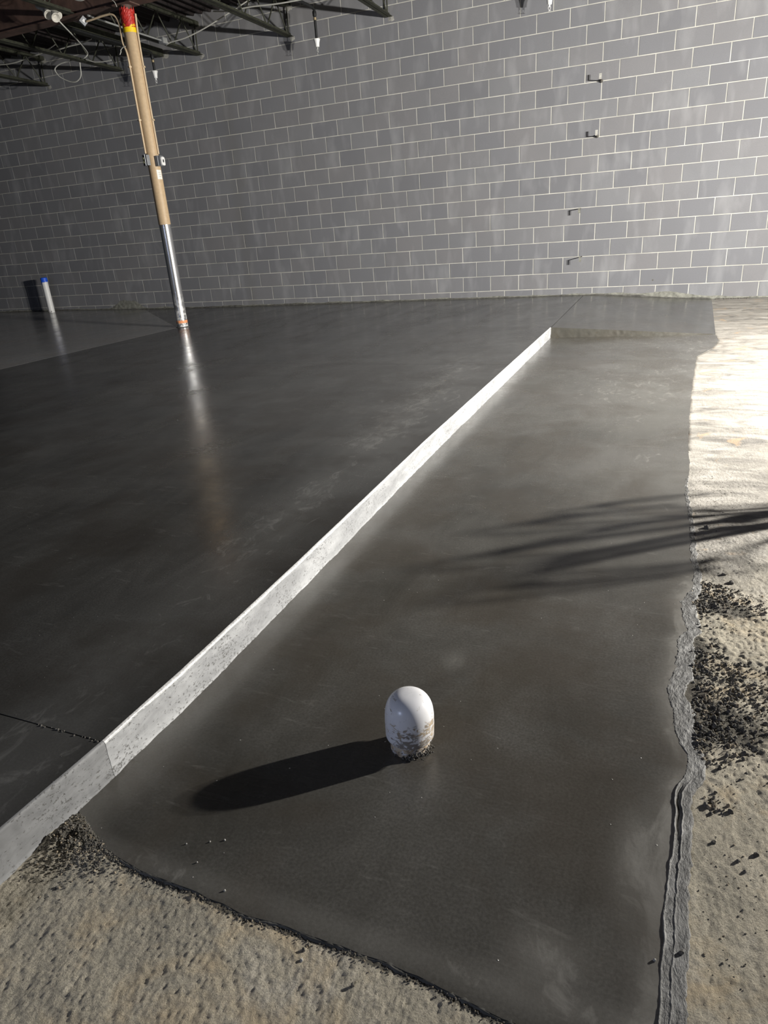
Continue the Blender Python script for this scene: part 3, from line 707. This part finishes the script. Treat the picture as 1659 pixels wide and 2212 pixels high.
def joist(x, lab, zb=3.53, zt=3.90):
    e = empty('bar_joist', (x, -.0, zb), lab, 'roof joist', 'dark bar joists that bear on the block wall')
    def chord(name, z, y0, y1, s, m='steel'):
        mb = MB()
        for sx in (-1, 1):
            mb.box((x + sx * .030, (y0 + y1) / 2, z), (.044, y1 - y0, .006)); mb.box((x + sx * .010, (y0 + y1) / 2, z + s * .020), (.006, y1 - y0, .042))
        return mb.build(name, MAT[m], e)
    chord('bottom_chord', zb, -2.30, -.002, 1); chord('top_chord', zt + .04, -2.30, -.002, -1)
    chord('bottom_chord', zb, -8.6, -2.52, 1); chord('top_chord', zt + .04, -8.6, -2.52, -1)
    ysn = [-.10]; k = 0; y = -.12
    # end web then a zigzag of round bars
    pts = [(-.03, zt), (-.06, zb)]
    zig = [-.06]; 
    y = -.06; top = True; cur = (y, zb); step = .28
    while cur[0] > -8.3:
        ny_ = cur[0] - step; nz_ = zt if top else zb; nxt = (ny_, nz_)
        if not (-2.62 < (cur[0] + ny_) / 2 < -2.2):
            mb = MB(); mb.tube([(x, cur[0], cur[1] + .01), (x, nxt[0], nxt[1] + .01)], .0095, 6); mb.build('web_bar', MAT['steel'], e)
        cur = nxt; top = not top
    mb = MB(); mb.tube([(x, -.05, zb), (x, -.03, zt + .02)], .0095, 6); mb.build('web_bar', MAT['steel'], e)
    mb = MB(); mb.box((x, -.045, zt + .01), (.11, .09, .05)); mb.build('bearing_seat', MAT['steel'], e)
    # pale mortar pads round both bearings
    mb = MB(); pad(x + .03, zb - .02, .055, e); pad(x + .03, zt - .02, .07, e)
    return e
names = {-1.04: 'bar joist at the far right, mostly above the frame', -2.566: 'rightmost bar joist in view, ending right of the middle sprinkler', -4.066: 'bar joist ending on the wall just left of the middle sprinkler',
         -5.615: 'bar joist ending between the column top and the middle sprinkler', -7.126: 'bar joist ending left of the column, a cable looped on it', -8.702: 'leftmost bar joist end visible, lowest in the picture at upper left',
         -10.23: 'bar joist beyond the leftmost visible end', -11.76: 'far left bar joist beside the frame edge'}
for x, lab in names.items(): joist(x, 'dark ' + lab)
# square tube that bears on the wall behind the left sprinkler
e = empty('roof_tube', (-6.284, -.02, 3.62), 'dark square steel tube bearing on the wall behind the left sprinkler', 'steel tube')
mb = MB(); mb.box((-6.284, -1.2, 3.64), (.09, 2.3, .10)); mb.build('tube_body', MAT['steel'], e)
pad(-6.25, 3.62, .075, e)

# ------------------------------------------------------------------ SPRINKLERS
def sprinkler(x, y, z, lab, bend):
    e = empty('sprinkler_drop', (x, y, z), lab, 'sprinkler', 'sprinkler drops along the block wall')
    zt = z + bend
    mb = MB(); mb.tube([(x, y, z + .13), (x, y, zt)], .017, 12); mb.build('drop_pipe', MAT['darkpipe'], e, smooth=True)
    mb = MB(); mb.lathe((x, y, zt - .03), [(.024, 0), (.026, .02), (.026, .05), (.02, .06)], 12)
    mb.build('elbow', MAT['darkpipe'], e, smooth=True)
    mb = MB(); mb.tube([(x, y, zt), (x + .01, y - .02, zt + .035), (x + .012, y - .07, zt + .05), (x + .012, -2.385, zt + .05)], .017, 12); mb.build('branch_pipe', MAT['darkpipe'], e, smooth=True)
    mb = MB(); mb.lathe((x, y, zt - .075), [(.021, 0), (.021, .03)], 12); mb.build('brass_ring', MAT['brass'], e, smooth=True)
    mb = MB(); mb.lathe((x, y, z + .045), [(.027, 0), (.029, .02), (.033, .05), (.044, .085), (.046, .09), (.02, .091)], 20); mb.build('escutcheon', MAT['whitep'], e, smooth=True)
    h = MB(); h.lathe((x, y, z + .0), [(.010, .045), (.011, .03), (.007, .028), (.006, .018)], 10)
    for s in (-1, 1): h.tube([(x + s * .009, y, z + .032), (x + s * .014, y, z + .012), (x + s * .004, y, z - .012)], .0025, 6)
    h.lathe((x, y, z - .018), [(.016, 0), (.016, .003), (.003, .006)], 10)
    h.build('sprinkler_head', MAT['whitep'] if 'right' in lab else MAT['emt'], e, smooth=True)
sprinkler(-3.467, -.39, 3.21, 'middle sprinkler drop, black pipe with a white cone, near the top of the wall', .42)
sprinkler(-6.175, -.41, 3.205, 'left sprinkler drop, black pipe with a white cone, just right of the column', .32)
sprinkler(-.393, -.38, 3.19, 'right sprinkler drop, white cone cut by the top of the frame', .42)

# ------------------------------------------------------------------ COLUMN
CX, CY, CR = -4.872, -2.43, .072
col = empty('steel_column', (CX, CY, -.1), 'round steel column wrapped in brown paper above, bare shiny metal below', 'column')
mb = MB(); mb.lathe((CX, CY, -.104), [(CR, 0), (CR, 1.30)], 48); mb.build('bare_tube', MAT['tube'], col, smooth=True, label='shiny bare metal lower length')
mb = MB(); mb.lathe((CX, CY, 1.18), [(CR + .003, 0), (CR + .0035, .01), (CR + .0035, 2.11), (CR + .001, 2.12)], 48); mb.build('paper_wrap', MAT['paper'], col, smooth=True, label='brown paper wrapping')
# seam of the wrap
ax = math.atan2(CAM_P[1] - CY, CAM_P[0] - CX)
def around(r, deg, z): a = ax + math.radians(deg); return (CX + r * math.cos(a), CY + r * math.sin(a), z)
mb = MB(); mb.tube([around(CR + .0035, 38, 1.2), around(CR + .0035, 40, 3.27)], .0018, 5); mb.build('wrap_seam', MAT['paper'], col)
# yellow band with ragged upper edge, red wrap above
n = 48; vs = []; fs = []
for k in range(n):
    a = 2 * PI * k / n; rg = random.uniform(-.012, .016)
    for z in (3.24, 3.315 + rg): vs.append((CX + (CR + .006) * math.cos(a), CY + (CR + .006) * math.sin(a), z))
for k in range(n): q = (k + 1) % n; fs.append((2 * k, 2 * q, 2 * q + 1, 2 * k + 1))
mb = MB(); mb.add(vs, fs); mb.build('yellow_band', MAT['yellow'], col, smooth=True, label='bright yellow band with a ragged upper edge')
n = 40; rows = 12; vs = []; fs = []
for j in range(rows):
    z = 3.29 + .185 * j / (rows - 1)
    for k in range(n):
        a = 2 * PI * k / n; r = CR + .0045 + .004 * random.random() + (.006 if j > 5 else 0) * random.random()
        zz = z + (random.uniform(-.02, .025) if j == rows - 1 else 0)
        vs.append((CX + r * math.cos(a), CY + r * math.sin(a), zz))
for j in range(rows - 1):
    for k in range(n): q = (k + 1) % n; fs.append((j * n + k, j * n + q, (j + 1) * n + q, (j + 1) * n + k))
mb = MB(); mb.add(vs, fs); mb.build('red_wrap', MAT['red'], col, smooth=False, label='crumpled red wrapping at the column head')
mb = MB(); mb.lathe((CX, CY, 3.46), [(CR - .005, 0), (CR - .005, .055)], 24); mb.box((CX, CY, 3.514), (.26, .17, .012)); mb.build('cap_plate', MAT['primer'], col)
# orange tape and dark scrawled band at the foot
mb = MB(); mb.lathe((CX, CY, -.045), [(CR + .002, 0), (CR + .0025, .002), (CR + .0025, .034), (CR + .002, .036)], 40, cap=False); mb.build('orange_tape', MAT['orange'], col, smooth=True, label='orange tape near the foot')
mb = MB()
for k in range(11):
    dg = -80 + 16 * k + random.uniform(-4, 4); z = random.uniform(-.085, -.03)
    mb.tube([around(CR + .002, dg, z), around(CR + .002, dg + random.uniform(5, 14), z + random.uniform(-.012, .02)), around(CR + .002, dg + random.uniform(-4, 14), z + .02)], .003, 5)
mb.build('black_scrawl', MAT['black'], col)
mb = MB(); mb.lathe((CX, CY, -.101), [(CR + .018, 0), (CR + .012, .006), (CR + .002, .010)], 40, cap=False); mb.build('base_ring', MAT['splash_dark'], col, smooth=True)
# conduits strapped to both sides
lc = [(-5.446, -2.47, 3.44), (-5.337, -2.47, 3.446), (-5.194, -2.47, 3.455), (-5.075, -2.47, 3.45), (-5.01, -2.47, 3.41), (-4.978, -2.47, 3.33), (-4.975, -2.475, 3.24), (-4.968, -2.48, 3.14)]
p1 = around(CR + .016, -62, 3.0)
lc2 = spline(lc + [p1, around(CR + .014, -62, 2.6), around(CR + .014, -62, 1.99)], 6)
mb = MB(); mb.tube(lc2, .0115, 10); c1 = mb.build('conduit', MAT['paint_beige'], col, smooth=True, label='beige conduit that bends off the column to the left')
mb = MB(); mb.tube(spline([around(CR + .03, 62, 3.42), around(CR + .018, 62, 3.2), around(CR + .014, 62, 2.7), around(CR + .014, 62, 1.98)], 6), .0115, 10); mb.build('conduit', MAT['paint_beige'], col, smooth=True, label='beige conduit running straight down the right side')
for z in (2.9, 2.35):
    for dg in (-62, 62):
        mb = MB(); mb.box(around(CR + .014, dg, z), (.036, .036, .018), Euler((0, 0, ax + math.radians(dg))).to_matrix()); mb.build('conduit_clip', MAT['paint_beige'], col)
def outlet(deg, z, mode):
    a = ax + math.radians(deg); rot = Euler((0, 0, a)).to_matrix()
    c = Vector(around(CR + .030, deg, z))
    mb = MB(); mb.box(c, (.048, .078, .115), rot); b = mb.build('outlet_box', MAT['galv_box'], col, label='grey metal box with ' + ('an ivory duplex receptacle' if mode else 'a white square cover'))
    # face turned sideways, toward the camera's left or right
    fdeg = a + (-1 if mode else 1) * math.radians(20); f = Vector((math.cos(fdeg), math.sin(fdeg), 0)); rf = Euler((0, 0, fdeg)).to_matrix()
    fc = c + f * .027
    if mode:
        mb = MB(); mb.box(fc, (.004, .082, .122), rf); mb.build('cover_frame', MAT['galv_box'], b)
        mb = MB(); mb.box(fc + f * .002, (.003, .052, .094), rf); mb.build('dark_opening', MAT['black'], b)
        mb = MB()
        for s in (-1, 1): mb.lathe(fc + f * .003 + Vector((0, 0, s * .021)), [(.018, 0), (.018, .008), (.014, .010)], 16, (rf @ Euler((0, PI / 2, 0)).to_matrix()))
        mb.box(fc + f * .005, (.008, .018, .05), rf); mb.build('receptacle', MAT['ivory'], b, smooth=True)
    else:
        mb = MB(); mb.box(fc + f * .004, (.03, .074, .112), rf); mb.build('cover_box', MAT['galv_box'], b)
        bm = bmesh.new(); bmesh.ops.create_cube(bm, size=1); bmesh.ops.scale(bm, vec=(.016, .078, .094), verts=bm.verts)
        bmesh.ops.bevel(bm, geom=[e_ for e_ in bm.edges if abs((e_.verts[0].co - e_.verts[1].co).x) > .01], offset=.02, segments=4, affect='EDGES', profile=.5)
        mb = MB(); mb.add([rf @ v_.co + fc + f * .026 + Vector((0, 0, -.006)) for v_ in bm.verts], [[v_.index for v_ in f_.verts] for f_ in bm.faces]); bm.free()
        mb.build('white_cover', MAT['whitep'], b, smooth=True)
        mb = MB(); mb.box(fc + f * .034 + Vector((0, 0, -.004)), (.003, .026, .032), rf); mb.build('switch_window', MAT['black'], b)
outlet(-52, 1.915, True); outlet(40, 1.90, False)
# white label with printed lines, curved to the column
def curved(r, d0, d1, z0, z1, n=8):
    vs = []; fs = []
    for k in range(n + 1):
        dg = d0 + (d1 - d0) * k / n; vs += [around(r, dg, z0), around(r, dg, z1)]
    for k in range(n): fs.append((2 * k, 2 * k + 2, 2 * k + 3, 2 * k + 1))
    mb = MB(); mb.add(vs, fs); return mb
lb = curved(CR + .0048, 12, 66, 1.70, 1.805).build('paper_label', MAT['paper_label'], col, smooth=True, label='white paper label with faint lines')
mb = MB()
for i, (a0, a1) in enumerate(((22, 50), (24, 58), (30, 52))):
    c_ = curved(CR + .0054, a0, a1, 1.772 - i * .022, 1.776 - i * .022); mb.add(c_.v, c_.f)
mb.build('printed_line', MAT['ink'], lb)

# ------------------------------------------------------------------ cables, boxes, lamp under the roof
def cable(pts, r, lab, mat='cable', name='cable', cat='cable'):
    mb = MB(); mb.tube(spline(pts, 7), r, 8); return mb.build(name, MAT[mat], None, smooth=True, label=lab, cat=cat, group='loose pale cables hanging under the roof')
cable([(-5.80, -2.66, 3.56), (-5.74, -2.55, 3.43), (-6.233, -1.8, 3.472), (-6.931, -.9, 3.609), (-6.945, -.9, 3.565), (-7.0, -.9, 3.545), (-7.06, -.88, 3.545)], .008, 'pale cable dropping from the twin lamps down to the joist')
cable([(-7.185, -.86, 3.566), (-7.339, -.85, 3.559), (-7.526, -.85, 3.55), (-7.644, -.85, 3.507), (-7.636, -.85, 3.446), (-7.566, -.85, 3.377), (-7.421, -.85, 3.31), (-7.308, -.85, 3.289), (-7.216, -.85, 3.319), (-7.172, -.85, 3.372), (-7.158, -.85, 3.458), (-7.15, -.85, 3.515)], .008, 'pale cable hanging in a closed loop below the joist at upper left')
cable([(-7.065, -.8, 3.548), (-7.0, -.8, 3.525), (-6.912, -.8, 3.496), (-6.741, -.8, 3.478), (-6.61, -.8, 3.477)], .008, 'short pale cable end drooping right of the loop')
cable([(-7.58, -1.0, 3.684), (-7.325, -1.0, 3.682), (-7.142, -1.0, 3.69), (-6.921, -1.0, 3.692), (-6.713, -1.0, 3.717)], .008, 'pale cable slung upward behind the joist, left of the column')
cable([(-9.4, -.9, 3.74), (-9.063, -.9, 3.729), (-8.673, -.9, 3.688), (-8.48, -.9, 3.673), (-8.282, -.9, 3.676), (-8.032, -.9, 3.7), (-7.792, -.9, 3.712), (-7.5, -.9, 3.78)], .008, 'pale cable sagging across the upper left corner')
cable([(-5.55, -.87, 3.50), (-5.46, -.87, 3.518), (-5.222, -.87, 3.531), (-4.903, -.87, 3.588), (-4.528, -.87, 3.685), (-4.1, -.87, 3.80)], .008, 'pale cable rising right from the joist beside the column')
cable([(-4.5, -1.2, 3.65), (-4.266, -1.2, 3.616), (-3.956, -1.2, 3.61), (-3.559, -1.2, 3.58), (-3.268, -1.2, 3.57), (-3.046, -1.2, 3.571), (-2.6, -1.2, 3.60)], .008, 'pale cable along the top edge above the middle sprinkler')
cable([(-5.30, -2.85, 3.66), (-5.264, -2.85, 3.582), (-5.224, -2.85, 3.537), (-5.149, -2.85, 3.512), (-5.081, -2.85, 3.513), (-5.033, -2.85, 3.536), (-5.0, -2.85, 3.66)], .006, 'small pale cable bight hanging at the top edge left of the column')
cable([(-5.04, -2.56, 3.75), (-4.998, -2.56, 3.646), (-4.959, -2.56, 3.565), (-4.916, -2.56, 3.523), (-4.895, -2.56, 3.475)], .004, 'thin wire reaching down to the red column head')
cable([(-4.925, -2.50, 3.11), (-4.96, -2.5, 3.106), (-5.0, -2.5, 3.085), (-5.005, -2.5, 3.066), (-5.026, -2.5, 3.042)], .005, 'short white hooked wire end sticking out left of the column')
mb = MB(); mb.tube([(-5.43, -2.45, 3.50), (-5.46, -1.6, 3.50), (-5.46, -.95, 3.50)], .011, 8); mb.build('conduit_run', MAT['emt'], None, smooth=True, label='straight zinc conduit run under the joist behind the column', cat='conduit')
e = empty('junction_box', (-5.50, -2.42, 3.44), 'square zinc junction box under the girder, turned like a diamond', 'junction box')
rt = Euler((0, 0, -.7)).to_matrix() @ Euler((PI / 4, 0, 0)).to_matrix()
mb = MB(); mb.box((-5.50, -2.46, 3.45), (.05, .075, .075), rt); mb.build('box_body', MAT['galv_box'], e)
fdir = rt @ Vector((1, 0, 0)); mb = MB(); mb.box(Vector((-5.50, -2.46, 3.45)) + fdir * .027, (.003, .030, .030), rt); mb.build('bright_plate', MAT['whitep'], e)
e = empty('junction_box', (-5.46, -1.0, 3.47), 'small pale zinc junction box on the conduit run right of the column', 'junction box')
mb = MB(); mb.box((-5.46, -1.05, 3.50), (.07, .10, .075)); mb.build('box_body', MAT['galv_box'], e)
mb = MB(); mb.box((-5.423, -1.05, 3.50), (.004, .085, .06)); mb.build('box_cover', MAT['emt'], e)
e = empty('twin_lamp', (-5.80, -2.62, 3.55), 'pale twin head lamp fixture under the joist left of the column', 'light fixture')
mb = MB(); mb.tube([(-5.90, -2.72, 3.615), (-5.60, -2.72, 3.47)], .035, 14); mb.build('housing', MAT['lampshell'], e, smooth=True)
for (a, b) in (((-5.74, -2.80, 3.525), (-5.61, -2.86, 3.43)), ((-5.64, -2.80, 3.49), (-5.53, -2.85, 3.40))):
    A = Vector(a); B = Vector(b); d = (B - A).normalized(); q = d.to_track_quat('Z', 'Y').to_matrix()
    h = MB(); h.lathe(A, [(.018, 0), (.03, .03), (.046, .08), (.05, .12), (.046, .122), (.02, .10)], 18, q); hh = h.build('lamp_head', MAT['lampshell'], e, smooth=True)

# ------------------------------------------------------------------ white stub pipe with blue tape by the wall
PX_, PY_ = -9.60, -.235
e = empty('standpipe', (PX_, PY_, -.072), 'upright white plastic pipe with a blue taped top by the wall at left', 'pipe')
mb = MB(); mb.lathe((PX_, PY_, -.078), [(.056, 0), (.056, .60)], 28); mb.build('pipe_body', MAT['whitep'], e, smooth=True)
n = 32; vs = []; fs = []
for k in range(n):
    a = 2 * PI * k / n; dr = -.02 - .075 * max(0, math.cos(a - 3.7)) ** 3 + random.uniform(-.01, .008)
    for r, z in ((.0595, .50 + dr), (.060, .545), (.050, .555)): vs.append((PX_ + r * math.cos(a), PY_ + r * math.sin(a), z))
for k in range(n):
    q = (k + 1) % n
    for j in range(2): fs.append((3 * k + j, 3 * q + j, 3 * q + j + 1, 3 * k + j + 1))
fs.append(tuple(3 * k + 2 for k in range(n)))
mb = MB(); mb.add(vs, fs); mb.build('blue_tape', MAT['blue'], e, smooth=False)
mb = MB()
for i in range(14): a = random.uniform(3.6, 6.0); clod_geo(mb, PX_ + .057 * math.cos(a), PY_ + .057 * math.sin(a), -.072 + random.uniform(0, .03), random.uniform(.005, .012), 0)
mb.build('mortar_crust', MAT['clod'], e)

# ------------------------------------------------------------------ capped pipe in the lower slab
KX, KY = .7935, -8.967
e = empty('capped_pipe', (KX, KY, -.2), 'white domed pipe cap streaked with mud, standing in the lower slab', 'pipe cap')
tilt = Euler((math.radians(2.0), math.radians(2.5), 0)).to_matrix()
mb = MB(); mb.lathe((KX, KY, -.206), [(.0455, 0), (.0455, .05)], 48, tilt); mb.build('pipe_stub', MAT['stub'], e, smooth=True, label='muddy pipe below the cap')
prof = [(.0465, .036), (.0545, .0365), (.0555, .038), (.0555, .044)] + [(.0555 + .0006 * math.sin(t * 3), .044 + t * .051) for t in (.25, .5, .75, 1.0)]
for t in np.linspace(0.08, 1, 14):
    a = t * PI / 2; prof.append((.0550 * math.cos(a) ** .66 if t < 1 else .0004, .096 + .053 * math.sin(a)))
mb = MB(); mb.lathe((KX, KY, -.2), prof, 64, tilt); mb.build('dome_cap', MAT['cap'], e, smooth=True)
mb = MB()
for i in range(130):
    a = random.gauss(-.45, .42) if i % 4 else random.uniform(-2.3, 0.7); r = .0455 + abs(random.gauss(0, .004))
    clod_geo(mb, KX + r * math.cos(a), KY + r * math.sin(a), -.2 + max(0, .018 - (r - .046) * 2) * random.random(), random.uniform(.0009, .0032), 0, .9)
mb.build('mortar_crust', MAT['clod'], e, kind='stuff', label='crumbled mortar packed round the pipe')

# ------------------------------------------------------------------ work light outside the frame (casts the light and the long shadows)
e = empty('work_light', (LAMP.x, LAMP.y, -.2), 'twin head work light on a yellow tripod', 'work light')
mb = MB(); mb.tube([(LAMP.x, LAMP.y, .3), (LAMP.x, LAMP.y, LAMP.z - .16)], .017, 12); mb.build('pole', MAT['work_yellow'], e, smooth=True)
for k in range(3):
    a = .5 + k * 2 * PI / 3
    mb = MB(); mb.tube([(LAMP.x, LAMP.y, .62), (LAMP.x + .52 * math.cos(a), LAMP.y + .52 * math.sin(a), -.195)], .013, 8); mb.build('leg', MAT['work_yellow'], e, smooth=True)
mb = MB(); mb.tube([LAMPS[0] - Vector((0, 0, .16)), LAMPS[1] - Vector((0, 0, .16))], .013, 8); mb.build('crossbar', MAT['work_yellow'], e, smooth=True)
ra = AIM.to_track_quat('X', 'Z').to_matrix()
for p in LAMPS:
    mb = MB(); mb.box(p - AIM * .07, (.10, .24, .17), ra); mb.tube([p - AIM * .05 - Vector((0, 0, .165)), p - AIM * .05 - Vector((0, 0, .08))], .01, 8); mb.build('lamp_head', MAT['black'], e)
# bundle of stiff cords standing out of a floor stub, its fan of shadows falls on the slab
bx, by = 2.40, -6.98
e = empty('cord_bundle', (bx, by, -.2), 'bundle of stiff cords fanning up out of a floor stub', 'cords')
mb = MB(); mb.lathe((bx, by, -.2), [(.04, 0), (.04, .12)], 20); mb.build('floor_stub', MAT['whitep'], e, smooth=True)
ldir = Vector((bx - LAMP.x, by - LAMP.y, 0)).normalized(); lat = Vector((-ldir.y, ldir.x, 0))
for i, (s, h, hook, r) in enumerate(((-.10, .50, -.05, .015), (-.07, .40, .05, .012), (-.03, .58, -.06, .017), (.01, .38, .05, .013), (.04, .53, -.05, .014), (.06, .63, .06, .018), (.10, .45, -.04, .013), (.14, .60, .07, .017), (.19, .62, .05, .015), (.22, .42, .05, .012))):
    b0 = Vector((bx, by, -.12)) + lat * s * .15
    pts = [b0, b0 + lat * s * .3 + Vector((0, 0, h * .45)), b0 + lat * s * .75 + Vector((0, 0, h * .9)), b0 + lat * (s + hook * .5) + Vector((0, 0, h)), b0 + lat * (s + hook) + Vector((0, 0, h * .88)), b0 + lat * (s + hook * 1.15) + Vector((0, 0, h * .72))]
    mb = MB(); mb.tube(spline(pts, 6), r * .85, 8); mb.build('cord', MAT['black'], e, smooth=True)
